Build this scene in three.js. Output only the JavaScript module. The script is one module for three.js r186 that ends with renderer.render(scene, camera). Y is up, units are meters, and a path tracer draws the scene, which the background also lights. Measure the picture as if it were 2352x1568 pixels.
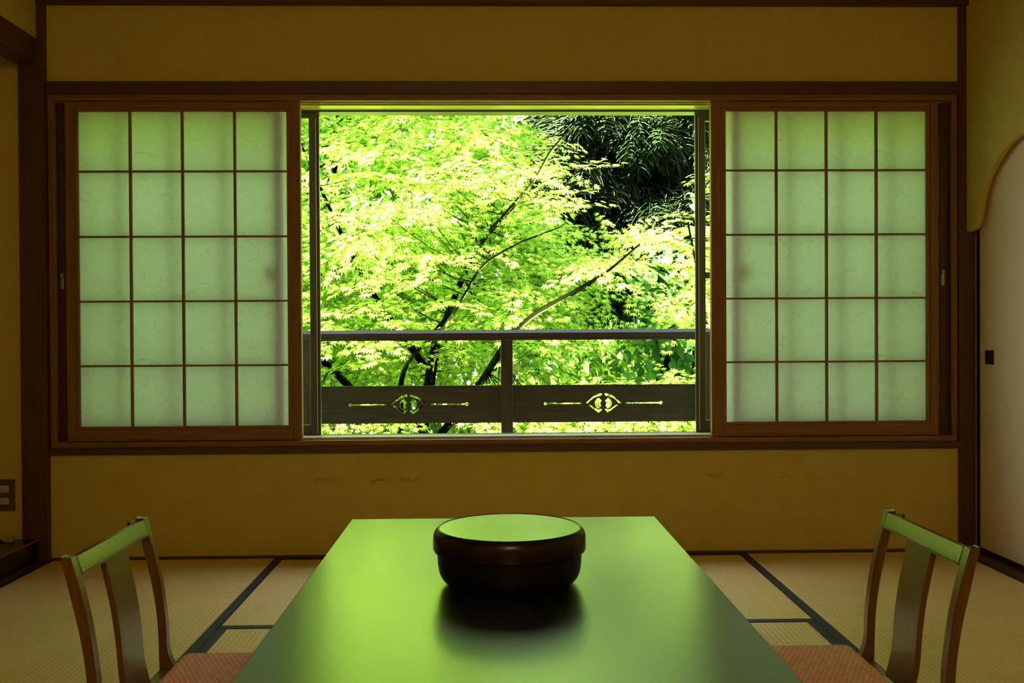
import * as THREE from 'three';
import { RoundedBoxGeometry } from 'three/addons/geometries/RoundedBoxGeometry.js';
import { mergeGeometries } from 'three/addons/utils/BufferGeometryUtils.js';

// ------------------------------------------------------------------ camera, sky, sun, exposure
const scene = new THREE.Scene();
const renderer = new THREE.WebGLRenderer({ antialias: true });
renderer.toneMapping = THREE.LinearToneMapping;
renderer.toneMappingExposure = 1.52;
renderer.shadowMap.enabled = true;

const camera = new THREE.PerspectiveCamera(2 * Math.atan(784 / 2249.04) * 180 / Math.PI, 2352 / 1568, 0.05, 200);
camera.position.set(0, 0.8617, 3.7958);
{
  const right = new THREE.Vector3(0.99972897, -0.00555886, 0.02260718);
  const up = new THREE.Vector3(0.0057518, 0.99994751, -0.00847848);
  const back = new THREE.Vector3(-0.02255887, 0.00860621, 0.99970847);
  camera.quaternion.setFromRotationMatrix(new THREE.Matrix4().makeBasis(right, up, back));
}
camera.updateMatrixWorld();

{ // clear summer sky: pale at the horizon, blue overhead
  const W = 64, H = 64, d = new Float32Array(W * H * 4);
  for (let j = 0; j < H; j++) {
    const el = Math.max(0, ((j + 0.5) / H - 0.5) * Math.PI), t = Math.pow(Math.sin(el), 0.5);
    for (let i = 0; i < W; i++) d.set([4.0 + (2.3 - 4.0) * t, 4.0 + (2.65 - 4.0) * t, 4.1 + (3.3 - 4.1) * t, 1], (j * W + i) * 4);
  }
  const t = new THREE.DataTexture(d, W, H, THREE.RGBAFormat, THREE.FloatType);
  t.mapping = THREE.EquirectangularReflectionMapping; t.magFilter = THREE.LinearFilter; t.colorSpace = THREE.LinearSRGBColorSpace; t.needsUpdate = true;
  scene.background = t;
}
const sun = new THREE.DirectionalLight(new THREE.Color(1.0, 0.93, 0.80), 47);
sun.position.set(-6.0, 8.6, 2.6).multiplyScalar(2);
sun.target.position.set(0, 0, -4);
sun.castShadow = true; sun.shadow.mapSize.set(2048, 2048);
Object.assign(sun.shadow.camera, { left: -12, right: 12, top: 12, bottom: -12, near: 1, far: 60 });
scene.add(sun, sun.target);

// ------------------------------------------------------------------ helpers
function rng(seed) { let a = seed >>> 0; return () => { a = (a + 0x6D2B79F5) | 0; let t = Math.imul(a ^ (a >>> 15), 1 | a); t = (t + Math.imul(t ^ (t >>> 7), 61 | t)) ^ t; return ((t ^ (t >>> 14)) >>> 0) / 4294967296; }; }
const taken = {};
function numbered(name) { const n = taken[name] = (taken[name] ?? -1) + 1; return n ? name + '_' + String(n).padStart(3, '0') : name; }
function tag(o, label, category, group, kind) { o.userData.label = label; if (category) o.userData.category = category; if (group) o.userData.group = group; if (kind) o.userData.kind = kind; return o; }
function thing(name, label, category, group, kind, fixed) { const o = new THREE.Group(); o.name = fixed ? name : numbered(name); scene.add(o); return tag(o, label, category, group, kind); }
function mesh(name, geo, mat, parent) { const m = new THREE.Mesh(geo, mat); m.name = name; parent.add(m); return m; }
function solo(name, geo, mat, label, category, group, kind) { const m = new THREE.Mesh(geo, mat); m.name = numbered(name); scene.add(m); return tag(m, label, category, group, kind); }
const STR = 'structure';

// uv in metres, u along the grain axis (0 x, 1 y, 2 z)
function uvBox(g, grain, off = 0) {
  const p = g.attributes.position, n = g.attributes.normal, uv = new Float32Array(p.count * 2);
  for (let i = 0; i < p.count; i++) {
    const a = [Math.abs(n.getX(i)), Math.abs(n.getY(i)), Math.abs(n.getZ(i))], c = [p.getX(i), p.getY(i), p.getZ(i)];
    const k = a[0] >= a[1] && a[0] >= a[2] ? 0 : a[1] >= a[2] ? 1 : 2, o = [0, 1, 2].filter((q) => q !== k);
    const u = o.includes(grain) ? grain : o[0], v = o.find((q) => q !== u);
    uv[i * 2] = c[u] + off * 0.37; uv[i * 2 + 1] = c[v] + c[k] * 0.61 + off;
  }
  g.setAttribute('uv', new THREE.BufferAttribute(uv, 2));
  return g;
}
let boxCount = 0;
function bx(x0, x1, y0, y1, z0, z1, r = 0.0015, grain) {
  const w = x1 - x0, h = y1 - y0, d = z1 - z0;
  let g = r > 0 ? new RoundedBoxGeometry(w, h, d, 1, Math.min(r, w * 0.45, h * 0.45, d * 0.45)) : new THREE.BoxGeometry(w, h, d);
  if (g.index) g = g.index ? g.toNonIndexed() : g;
  g.translate((x0 + x1) / 2, (y0 + y1) / 2, (z0 + z1) / 2);
  if (grain === undefined) grain = w >= h && w >= d ? 0 : h >= d ? 1 : 2;
  return uvBox(g, grain, (boxCount++ * 0.173) % 1);
}
const join = (list) => mergeGeometries(list.map((g) => (g.index ? g.toNonIndexed() : g)));
// tapered tube along points; radii per point
function taper(pts, radii, sides = 6, seg = 10, ridges = 0) {
  const c = new THREE.CatmullRomCurve3(pts), pos = [], nor = [], uv = [], idx = [], fr = c.computeFrenetFrames(seg, false);
  let len = c.getLength();
  for (let i = 0; i <= seg; i++) {
    const t = i / seg, p = c.getPoint(t), f = t * (radii.length - 1), k = Math.min(Math.floor(f), radii.length - 2), r = radii.length > 1 ? radii[k] + (radii[k + 1] - radii[k]) * (f - k) : radii[0];
    for (let j = 0; j <= sides; j++) {
      const a = j / sides * Math.PI * 2, rr = r * (1 + (ridges ? ridges * Math.sin(a * 9 + Math.sin(t * 7) * 0.6) : 0));
      const nx = Math.cos(a), ny = Math.sin(a), N = fr.normals[i], B = fr.binormals[i];
      const d = [N.x * nx + B.x * ny, N.y * nx + B.y * ny, N.z * nx + B.z * ny];
      pos.push(p.x + d[0] * rr, p.y + d[1] * rr, p.z + d[2] * rr); nor.push(...d); uv.push(t * len, j / sides * r * 6.28);
      if (i < seg && j < sides) { const q = i * (sides + 1) + j; idx.push(q, q + sides + 1, q + 1, q + 1, q + sides + 1, q + sides + 2); }
    }
  }
  const g = new THREE.BufferGeometry();
  g.setAttribute('position', new THREE.Float32BufferAttribute(pos, 3)); g.setAttribute('normal', new THREE.Float32BufferAttribute(nor, 3)); g.setAttribute('uv', new THREE.Float32BufferAttribute(uv, 2)); g.setIndex(idx);
  return g;
}
const V = (x, y, z) => new THREE.Vector3(x, y, z);

// ------------------------------------------------------------------ textures
function hash(i, j, s) { let h = Math.imul(i, 374761393) + Math.imul(j, 668265263) + Math.imul(s, 974634721) | 0; h = Math.imul(h ^ (h >>> 13), 1274126177); return ((h ^ (h >>> 16)) >>> 0) / 4294967296; }
function vn(x, y, px, py, s) { // periodic value noise
  const i = Math.floor(x), j = Math.floor(y), f = x - i, g = y - j, u = f * f * (3 - 2 * f), v = g * g * (3 - 2 * g), m = (a, n) => ((a % n) + n) % n;
  const a = hash(m(i, px), m(j, py), s), b = hash(m(i + 1, px), m(j, py), s), c = hash(m(i, px), m(j + 1, py), s), d = hash(m(i + 1, px), m(j + 1, py), s);
  return a + (b - a) * u + (c - a) * v + (a - b - c + d) * u * v;
}
function tex(W, H, fn, srgb, sizeX, sizeY) { // fn(u,v) -> [r,g,b] 0..1
  const d = new Uint8Array(W * H * 4);
  for (let j = 0; j < H; j++) for (let i = 0; i < W; i++) { const c = fn((i + 0.5) / W, (j + 0.5) / H), k = (j * W + i) * 4; d[k] = Math.max(0, Math.min(255, c[0] * 255)); d[k + 1] = Math.max(0, Math.min(255, c[1] * 255)); d[k + 2] = Math.max(0, Math.min(255, c[2] * 255)); d[k + 3] = 255; }
  const t = new THREE.DataTexture(d, W, H); t.wrapS = t.wrapT = THREE.RepeatWrapping; t.magFilter = THREE.LinearFilter; t.minFilter = THREE.LinearMipmapLinearFilter; t.generateMipmaps = true;
  if (srgb) t.colorSpace = THREE.SRGBColorSpace;
  t.repeat.set(1 / sizeX, 1 / sizeY); t.needsUpdate = true;
  return t;
}
const grey = (v) => [v, v, v];
const woodV = (u, v) => { const w = vn(u * 6, v * 4, 6, 4, 3) * 0.12, y = v + w * 0.12; return 0.55 * vn(u * 8, y * 46, 8, 46, 1) + 0.3 * vn(u * 24, y * 120, 24, 120, 2) + 0.15 * vn(u * 3, y * 12, 3, 12, 5); };
const woodMap = tex(512, 512, (u, v) => grey(0.70 + 0.30 * woodV(u, v)), true, 1.4, 0.22);
const woodBump = tex(512, 512, (u, v) => grey(woodV(u, v)), false, 1.4, 0.22);
const weatherMap = tex(512, 256, (u, v) => { const g = woodV(u, v); return grey(0.45 + 0.55 * g + (g > 0.62 ? 0.1 : 0)); }, true, 0.9, 0.12);
const plasterV = (u, v) => 0.4 * vn(u * 190, v * 190, 190, 190, 11) + 0.35 * vn(u * 90, v * 90, 90, 90, 12) + 0.25 * vn(u * 26, v * 26, 26, 26, 13);
const plasterMap = tex(1024, 1024, (u, v) => { const n = plasterV(u, v), m = vn(u * 5, v * 5, 5, 5, 14); return [0.90 + 0.08 * n + 0.02 * m, 0.89 + 0.09 * n + 0.02 * m, 0.86 + 0.1 * n]; }, true, 0.9, 0.9);
const plasterBump = tex(1024, 1024, (u, v) => grey(plasterV(u, v)), false, 0.9, 0.9);
// tatami: v across the ribs (15.5 mm each), u along them
const tatamiH = (u, v) => { const r = v * 32, k = Math.floor(r), f = r - k, rib = Math.pow(Math.sin(f * Math.PI), 0.4), s = (u * 264 + (k % 2) * 0.5), sf = s - Math.floor(s); return rib * (0.72 + 0.28 * Math.sqrt(Math.sin(sf * Math.PI))); };
const tatamiMap = tex(1024, 1024, (u, v) => { const h = tatamiH(u, v), r = Math.floor(v * 32), c = Math.floor(u * 264), n = hash(c, r, 21) * 0.12 + vn(u * 4, v * 4, 4, 4, 22) * 0.05 + hash(c, 7, 23) * 0.06; const b = 0.70 + 0.20 * h + n; return [b, b * 0.965, b * 0.90]; }, true, 0.496, 0.496);
const tatamiBump = tex(1024, 1024, (u, v) => grey(tatamiH(u, v)), false, 0.496, 0.496);
const clothBump = tex(128, 128, (u, v) => grey(0.5 + 0.5 * Math.sin(u * 201) * Math.sin(v * 201)), false, 0.04, 0.04);
const speck = tex(512, 512, (u, v) => grey(0.5 * vn(u * 256, v * 256, 256, 256, 31) + 0.5 * vn(u * 128, v * 128, 128, 128, 32)), false, 0.35, 0.35);
const speckMap = tex(512, 512, (u, v) => { const n = hash(Math.floor(u * 512), Math.floor(v * 512), 33), s = n > 0.985 ? 1 : 0.55 + 0.3 * vn(u * 128, v * 128, 128, 128, 34); return [s, s, s * 0.9]; }, true, 0.35, 0.35);
// turned lid: flat-sawn grain
const lidV = (u, v) => { const x = u - 0.62, y = v - 0.35, d = Math.sqrt(x * x * 0.5 + y * y * 2.6) + 0.05 * vn(u * 6, v * 6, 99, 99, 41) + 0.02 * vn(u * 20, v * 20, 99, 99, 42); return 0.5 + 0.5 * Math.sin(d * 130) * (0.5 + 0.5 * vn(u * 9, v * 9, 99, 99, 43)) - 0.25 * (hash(Math.floor(u * 300), Math.floor(v * 300), 44) > 0.93 ? 1 : 0); };
const lidMap = tex(512, 512, (u, v) => grey(0.45 + 0.5 * lidV(u, v)), true, 1, 1);
const lidBump = tex(512, 512, (u, v) => grey(lidV(u, v)), false, 1, 1);
// washi paper with long curled fibres
function canvasTex(W, H, draw, sizeX, sizeY, srgb = true) {
  const c = document.createElement('canvas'); c.width = W; c.height = H; draw(c.getContext('2d'), W, H);
  const t = new THREE.CanvasTexture(c); t.wrapS = t.wrapT = THREE.RepeatWrapping; t.repeat.set(1 / sizeX, 1 / sizeY); if (srgb) t.colorSpace = THREE.SRGBColorSpace; return t;
}
const washiMap = canvasTex(1024, 1024, (g, W, H) => {
  const R = rng(77); g.fillStyle = 'rgb(240,240,234)'; g.fillRect(0, 0, W, H);
  for (let i = 0; i < 2600; i++) { g.fillStyle = R() < 0.5 ? 'rgba(228,230,220,0.35)' : 'rgba(248,248,244,0.35)'; const s = 3 + R() * 16; g.fillRect(R() * W, R() * H, s, s * (0.4 + R())); }
  for (let i = 0; i < 90; i++) {
    let x = R() * W, y = R() * H, a = R() * 6.28, k = (R() - 0.5) * 0.28; g.strokeStyle = `rgba(120,118,95,${0.25 + R() * 0.4})`; g.lineWidth = 0.8 + R() * 0.8; g.beginPath(); g.moveTo(x, y);
    for (let q = 0; q < 6 + R() * 12; q++) { a += k + (R() - 0.5) * 0.25; x += Math.cos(a) * 5; y += Math.sin(a) * 5; g.lineTo(x, y); } g.stroke();
  }
}, 0.8, 0.8);
// cushion cloth: small hemp-leaf stars
const cushionMap = canvasTex(1024, 1024, (g, W, H) => {
  const R = rng(5); g.fillStyle = 'rgb(228,146,116)'; g.fillRect(0, 0, W, H);
  const N = 16, s = W / N, h = s;
  for (let j = -1; j <= N; j++) for (let i = -1; i <= N; i++) {
    const cx = (i + (((j % 2) + 2) % 2) * 0.5 + 0.5) * s, cy = (j + 0.5) * h, q = hash((i + N) % N, (j + N) % N, 9);
    g.fillStyle = q < 0.28 ? 'rgb(228,116,92)' : q < 0.6 ? 'rgb(196,148,114)' : 'rgb(230,150,120)';
    g.beginPath(); for (let k = 0; k < 6; k++) g.lineTo(cx + Math.cos(k * 1.047 + 0.52) * s * 0.58, cy + Math.sin(k * 1.047 + 0.52) * h * 0.58); g.fill();
    g.strokeStyle = 'rgb(250,205,165)'; g.lineWidth = 5;
    for (let k = 0; k < 6; k++) { g.beginPath(); g.moveTo(cx, cy); g.lineTo(cx + Math.cos(k * 1.047) * s * 0.52, cy + Math.sin(k * 1.047) * h * 0.52); g.stroke(); }
    g.fillStyle = 'rgb(74,34,26)'; for (const k of [0.3, 3.4]) g.fillRect(cx + Math.cos(k) * s * 0.26 - 6, cy + Math.sin(k) * h * 0.3 - 5, 15, 9);
  }
}, 0.20, 0.20);
const scuffMap = canvasTex(2048, 256, (g, W, H) => { // lower wall plaster with rub marks (3.52 m x 0.405 m)
  const R = rng(8); g.fillStyle = 'rgb(240,236,228)'; g.fillRect(0, 0, W, H);
  const id = g.getImageData(0, 0, W, H); for (let i = 0; i < W * H; i++) { const n = 232 + hash(i % W, (i / W) | 0, 3) * 14 + vn((i % W) / 30, ((i / W) | 0) / 30, 999, 999, 4) * 10 - 4; id.data[i * 4] = n; id.data[i * 4 + 1] = n - 1; id.data[i * 4 + 2] = n - 6; } g.putImageData(id, 0, 0);
  const marks = [[0.285, 0.31, 0.27, 26], [0.345, 0.40, 0.27, 40], [0.715, 0.735, 0.24, 16], [0.80, 0.87, 0.26, 14]];
  for (const [a, b, y, n] of marks) for (let i = 0; i < n; i++) { g.fillStyle = `rgba(150,138,115,${0.08 + R() * 0.22})`; g.fillRect((a + (b - a) * R()) * W, (y + (R() - 0.5) * 0.05) * H, 3 + R() * 12, 1.5 + R() * 3); }
}, 1, 1);

// ------------------------------------------------------------------ materials (linear base colours)
const C = (r, g, b) => new THREE.Color().setRGB(r, g, b);
const std = (c, rough, o = {}) => new THREE.MeshStandardMaterial({ color: c, roughness: rough, side: THREE.DoubleSide, ...o });
const phy = (c, rough, o = {}) => new THREE.MeshPhysicalMaterial({ color: c, roughness: rough, side: THREE.DoubleSide, ...o });
const M = {
  plaster: std(C(0.60, 0.485, 0.105), 0.95, { map: plasterMap, bumpMap: plasterBump, bumpScale: 0.0008 }),
  plasterLow: std(C(0.60, 0.485, 0.105), 0.95, { map: scuffMap, bumpMap: plasterBump, bumpScale: 0.0008 }),
  darkWood: std(C(0.115, 0.045, 0.012), 0.45, { map: woodMap, bumpMap: woodBump, bumpScale: 0.0003 }),
  frameWood: std(C(0.30, 0.135, 0.025), 0.5, { map: woodMap, bumpMap: woodBump, bumpScale: 0.0003 }),
  paleWood: std(C(0.88, 0.76, 0.20), 0.26, { map: woodMap, bumpMap: woodBump, bumpScale: 0.0003 }),
  grayWood: std(C(0.62, 0.54, 0.38), 0.42, { map: weatherMap, bumpMap: woodBump, bumpScale: 0.0006 }),
  railWood: std(C(0.060, 0.036, 0.014), 0.5, { map: weatherMap, bumpMap: woodBump, bumpScale: 0.0006 }),
  ceilWood: std(C(0.62, 0.46, 0.24), 0.6, { map: woodMap }),
  alu: std(C(0.075, 0.070, 0.040), 0.35, { metalness: 0.25 }),
  steel: std(C(0.45, 0.43, 0.38), 0.35, { metalness: 0.9 }),
  glass: phy(C(0.96, 0.985, 0.97), 0, { transmission: 1, thickness: 0, ior: 1.5 }),
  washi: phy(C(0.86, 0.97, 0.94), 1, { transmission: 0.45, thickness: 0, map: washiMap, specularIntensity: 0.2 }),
  tatami: std(C(0.80, 0.62, 0.26), 0.45, { map: tatamiMap, bumpMap: tatamiBump, bumpScale: 0.0006 }),
  heri: std(C(0.012, 0.017, 0.013), 0.6, { bumpMap: clothBump, bumpScale: 0.0002 }),
  lacquer: std(C(0.004, 0.004, 0.004), 0.28),
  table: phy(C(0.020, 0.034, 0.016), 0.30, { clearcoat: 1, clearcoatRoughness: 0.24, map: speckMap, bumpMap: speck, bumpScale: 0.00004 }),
  box: phy(C(0.004, 0.0038, 0.0035), 0.42, { specularIntensity: 0.5 }),
  boxRim: phy(C(0.010, 0.006, 0.003), 0.26, { specularIntensity: 0.7 }),
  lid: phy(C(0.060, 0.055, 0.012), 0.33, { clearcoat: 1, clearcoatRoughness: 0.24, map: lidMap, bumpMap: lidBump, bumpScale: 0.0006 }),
  chair: phy(C(0.15, 0.058, 0.012), 0.35, { clearcoat: 0.9, clearcoatRoughness: 0.25, map: woodMap, bumpMap: woodBump, bumpScale: 0.0001 }),
  cushion: std(C(0.95, 0.95, 0.95), 0.9, { map: cushionMap, bumpMap: clothBump, bumpScale: 0.0004 }),
  fusuma: std(C(0.76, 0.63, 0.42), 0.85, { bumpMap: plasterBump, bumpScale: 0.0002 }),
  black: std(C(0.006, 0.006, 0.006), 0.35),
  plate: std(C(0.12, 0.055, 0.02), 0.5),
  ivory: std(C(0.55, 0.50, 0.38), 0.4),
  slot: std(C(0.02, 0.015, 0.01), 0.6),
  cord: std(C(0.30, 0.29, 0.26), 0.6),
  toko: std(C(0.035, 0.030, 0.018), 0.4, { map: woodMap }),
  roof: std(C(0.25, 0.24, 0.22), 0.8),
  extWall: std(C(0.42, 0.38, 0.30), 0.9),
  earth: std(C(0.10, 0.115, 0.05), 1, { map: plasterMap }),
};

// ------------------------------------------------------------------ room shell
const X0 = -1.689, X1 = 1.832, ZB = 5.6, YC = 2.34; // plaster between the posts; back of the room; ceiling height
// window wall: plaster panels around the opening (thickness 0.14)
{
  const w = thing('wall_back', 'ochre plaster wall around the wide window', 'wall', null, STR, true);
  mesh('upper_panel', bx(X0 - 0.02, X1 + 0.02, 1.80, YC + 0.02, -0.14, 0, 0), M.plaster, w);
  for (const [a, b] of [[X0 - 0.02, 0.0885], [0.0895, X1 + 0.02]]) {
    const g = bx(a, b, -0.05, 0.42, -0.14, 0, 0), p = g.attributes.position, uv = g.attributes.uv;
    for (let i = 0; i < p.count; i++) uv.setXY(i, (p.getX(i) - X0) / 3.521, p.getY(i) / 0.405);
    mesh('lower_panel', g, M.plasterLow, w);
  }
  mesh('panel_backing', bx(0.05, 0.13, 0, 0.42, -0.13, -0.003, 0), M.plaster, w);
  mesh('alcove_panel', bx(-2.75, -1.78, -0.05, YC + 0.02, -0.14, 0, 0), M.plaster, w);
  mesh('end_panel', bx(1.90, 2.2, -0.05, YC + 0.02, -0.14, 0, 0), M.plaster, w);
  mesh('outer_skin', join([bx(-2.95, 2.2, 1.80, 2.75, -0.17, -0.141, 0), bx(-2.95, 2.2, -3.1, 0.40, -0.17, -0.141, 0), bx(-2.95, -1.72, 0.40, 1.80, -0.17, -0.141, 0), bx(1.86, 2.2, 0.40, 1.80, -0.17, -0.141, 0)]), M.extWall, w);
}
// left side: alcove opening with a small hanging wall above its lintel
{
  const w = thing('wall_left', 'ochre plaster hanging wall above the alcove lintel', 'wall', null, STR, true);
  mesh('hanging_panel', bx(-1.78, -1.716, 1.99, YC + 0.02, 0.02, 2.72, 0), M.plaster, w);
  mesh('alcove_back', bx(-2.75, -2.65, -0.05, YC + 0.02, 0, 2.8, 0), M.plaster, w);
  mesh('alcove_end', bx(-2.75, -1.79, -0.05, YC + 0.02, 2.8, 2.9, 0), M.plaster, w);
  mesh('rear_panel', bx(-1.80, -1.72, -0.05, YC + 0.02, 2.9, ZB, 0), M.plaster, w);
}
tag(solo('trim_1', bx(-1.80, -1.716, 1.893, 1.992, 0.028, 2.74, 0.004), M.darkWood), 'dark wooden lintel beam across the top of the alcove', 'beam', null, STR);
tag(solo('trim_2', bx(-1.787, X0, 0, YC, -0.12, 0.03, 0.003), M.darkWood), 'dark wooden corner post beside the alcove', 'post', null, STR);
tag(solo('trim_3', bx(X1, 1.897, 0, YC, -0.12, 0.014, 0.003), M.darkWood), 'dark wooden corner post beside the sliding paper door', 'post', null, STR);
tag(solo('trim_4', bx(X0, X1, 1.784, 1.832, -0.12, 0.016, 0.002), M.darkWood), 'dark wooden lintel running above the whole window', 'beam', null, STR);
tag(solo('trim_5', bx(X0, X1, 0.403, 0.430, -0.12, 0.018, 0.002), M.darkWood), 'dark wooden rail running below the whole window', 'trim', null, STR);
tag(solo('trim_6', join([bx(X0 - 0.1, 1.88, 2.124, YC, -0.02, 0.035, 0.003), bx(-1.716, -1.67, 2.16, YC, 0.035, ZB, 0.003), bx(1.82, 1.87, 2.16, YC, 0.035, ZB, 0.003)]), M.darkWood), 'dark wooden cornice below the ceiling', 'trim', null, STR);
tag(solo('baseboard_back', bx(X0, X1, 0, 0.009, 0, 0.012, 0.001), M.darkWood), 'thin brown wooden strip between the plaster and the tatami', 'baseboard', null, STR);
// right side: plaster wall cut into a swooping curve, with the fusuma behind it
{
  const w = thing('wall_right', 'ochre plaster wall with a curved cut-out beside the window', 'wall', null, STR, true);
  const s = new THREE.Shape(); // (z, y)
  s.moveTo(0.0, YC + 0.02); s.lineTo(0.0, 1.252);
  s.bezierCurveTo(0.02, 1.244, 0.045, 1.244, 0.062, 1.252);
  s.bezierCurveTo(0.085, 1.264, 0.098, 1.285, 0.108, 1.318);
  s.bezierCurveTo(0.130, 1.395, 0.165, 1.435, 0.226, 1.480);
  s.bezierCurveTo(0.290, 1.526, 0.350, 1.546, 0.430, 1.550);
  s.bezierCurveTo(0.62, 1.556, 0.75, 1.60, 0.95, 1.62); s.lineTo(ZB, 1.62); s.lineTo(ZB, YC + 0.02); s.lineTo(0, YC + 0.02);
  const g = new THREE.ExtrudeGeometry(s, { depth: 0.012, bevelEnabled: true, bevelThickness: 0.008, bevelSize: 0.008, bevelOffset: -0.008, bevelSegments: 3, curveSegments: 14 });
  g.rotateY(-Math.PI / 2); // (z,y,depth) -> x = -depth
  g.scale(1, 1, 1); g.translate(1.882, 0, 0); // faces x = 1.862 .. 1.89
  mesh('curved_panel', uvBox(g.index ? g.toNonIndexed() : g, 2), M.plaster, w);
  mesh('outer_panel', bx(1.935, 2.2, -0.05, YC + 0.02, 0, ZB, 0), M.plaster, w);
  mesh('rear_panel', bx(1.898, 1.936, -0.05, 1.70, 2.0, ZB, 0), M.plaster, w);
}
{
  const d = thing('door_1', 'cream paper sliding door with a thin black frame', 'sliding door', null, STR, true);
  const a = 0.016, b = 1.0, x = 1.902, t = 0.022;
  mesh('paper_face', bx(x + 0.002, x + t, 0.02, 1.78, a + 0.016, b - 0.018, 0.001), M.fusuma, d);
  mesh('frame_stile', bx(x - 0.002, x + t, 0.0, 1.80, a, a + 0.018, 0.001), M.black, d);
  mesh('frame_stile', bx(x - 0.002, x + t, 0.0, 1.80, b - 0.018, b, 0.001), M.black, d);
  mesh('frame_rail', bx(x - 0.002, x + t, 0.0, 0.02, a + 0.018, b - 0.018, 0.001), M.black, d);
  mesh('frame_rail', bx(x - 0.002, x + t, 1.78, 1.80, a + 0.018, b - 0.018, 0.001), M.black, d);
  const h = mesh('finger_pull', join([bx(x - 0.0025, x + 0.001, 0.732, 0.738, 0.081, 0.139, 0), bx(x - 0.0025, x + 0.001, 0.780, 0.786, 0.081, 0.139, 0), bx(x - 0.0025, x + 0.001, 0.738, 0.780, 0.081, 0.087, 0), bx(x - 0.0025, x + 0.001, 0.738, 0.780, 0.133, 0.139, 0), bx(x + 0.0005, x + 0.0025, 0.736, 0.782, 0.085, 0.135, 0)]), M.black, d);
  tag(h, 'black recessed finger pull');
  const e = thing('door_2', 'second cream paper sliding door further from the window', 'sliding door', null, STR, true);
  mesh('paper_face', bx(x + 0.002, x + t, 0.02, 1.78, b + 0.018, 1.985, 0.001), M.fusuma, e);
  mesh('frame_stile', bx(x - 0.002, x + t, 0.0, 1.80, b + 0.001, b + 0.018, 0.001), M.black, e);
  mesh('frame_stile', bx(x - 0.002, x + t, 0.0, 1.80, 1.982, 1.999, 0.001), M.black, e);
}
tag(solo('trim_7', bx(1.842, 1.932, -0.03, 0.0, 0.014, ZB, 0.001), M.darkWood), 'dark wooden door track set in the floor', 'trim', null, STR);
tag(solo('wall_front', bx(-2.75, 2.2, -0.05, YC + 0.02, ZB, ZB + 0.1, 0), M.plaster), 'plain plaster wall behind the viewer', 'wall', null, STR);
tag(solo('ceiling', bx(-2.75, 2.2, YC, YC + 0.08, -0.14, ZB + 0.1, 0), M.ceilWood), 'brown wooden board ceiling', 'ceiling', null, STR);

// floor: tatami mats
{
  const f = thing('floor', 'tan tatami mat floor with black cloth borders', 'floor', null, STR, true);
  mesh('subfloor', bx(-2.75, 2.2, -0.12, -0.05, 0, ZB, 0), M.toko, f);
  const mat = (x0, x1, z0, z1, along) => { // along: 0 = long side along x, 2 = along z
    const g = 0.0012, t = mesh('tatami_mat', bx(x0 + g, x1 - g, -0.05, 0, z0 + g, z1 - g, 0.003, along), M.tatami, f), w = 0.030;
    const uv = t.geometry.attributes.uv; void uv;
    if (along === 2) { mesh('cloth_border', bx(x0 + g, x0 + w, -0.04, 0.0012, z0 + g, z1 - g, 0.001), M.heri, t); mesh('cloth_border', bx(x1 - w, x1 - g, -0.04, 0.0012, z0 + g, z1 - g, 0.001), M.heri, t); }
    else { mesh('cloth_border', bx(x0 + g, x1 - g, -0.04, 0.0012, z0 + g, z0 + w, 0.001), M.heri, t); mesh('cloth_border', bx(x0 + g, x1 - g, -0.04, 0.0012, z1 - w, z1 - g, 0.001), M.heri, t); }
  };
  const xa = -1.706, xb = -0.803, xc = 0.965, xd = 1.842, xm = 0.08;
  mat(xa, xb, 0.012, 1.81, 2); mat(xc, xd, 0.014, 1.81, 2);
  mat(xb, xc, 0.012, 0.915, 0);
  mat(xb, xm, 0.915, 2.72, 2); mat(xm, xc, 0.915, 2.72, 2);
  mat(xa, xb, 1.81, 3.62, 2); mat(xc, xd, 1.81, 3.62, 2);
  mat(xb, xc, 2.72, 3.62, 0); mat(xa, 0.08, 3.62, 4.52, 0); mat(0.08, xd, 3.62, 4.52, 0); mat(xa, 0.08, 4.52, ZB, 0); mat(0.08, xd, 4.52, ZB, 0);
}
// alcove platform
tag(solo('trim_8', bx(-1.721, -1.706, -0.05, 0.006, 0.012, 2.8, 0.001), M.darkWood), 'thin brown wooden strip along the alcove step', 'trim', null, STR);
{
  const p = thing('trim_9', 'black lacquered raised alcove platform with a brown strip painted as its lit top edge', 'alcove platform', null, STR, true);
  mesh('front_beam', bx(-1.80, -1.7215, -0.04, 0.088, 0.031, 2.8, 0.003), M.lacquer, p);
  mesh('lit_edge_strip', bx(-1.7232, -1.7205, 0.082, 0.0885, 0.032, 2.8, 0.001), M.frameWood, p);  // brown strip coloured in for the light along the black beam's top edge
  mesh('platform_board', bx(-2.65, -1.80, 0.05, 0.082, 0.0, 2.8, 0.001), M.toko, p);
}
// outside skin of the house: roof with eave, balcony floor
tag(solo('roof', bx(-6.5, 6.5, 2.66, 2.80, -0.62, 7.0, 0.01), M.roof), 'house roof with an eave above the balcony', 'roof', null, STR);
tag(solo('balcony_floor', bx(-4.5, 4.5, -0.14, -0.06, -0.95, -0.175, 0.003), M.grayWood), 'wooden balcony deck outside the window', 'balcony', null, STR);

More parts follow.
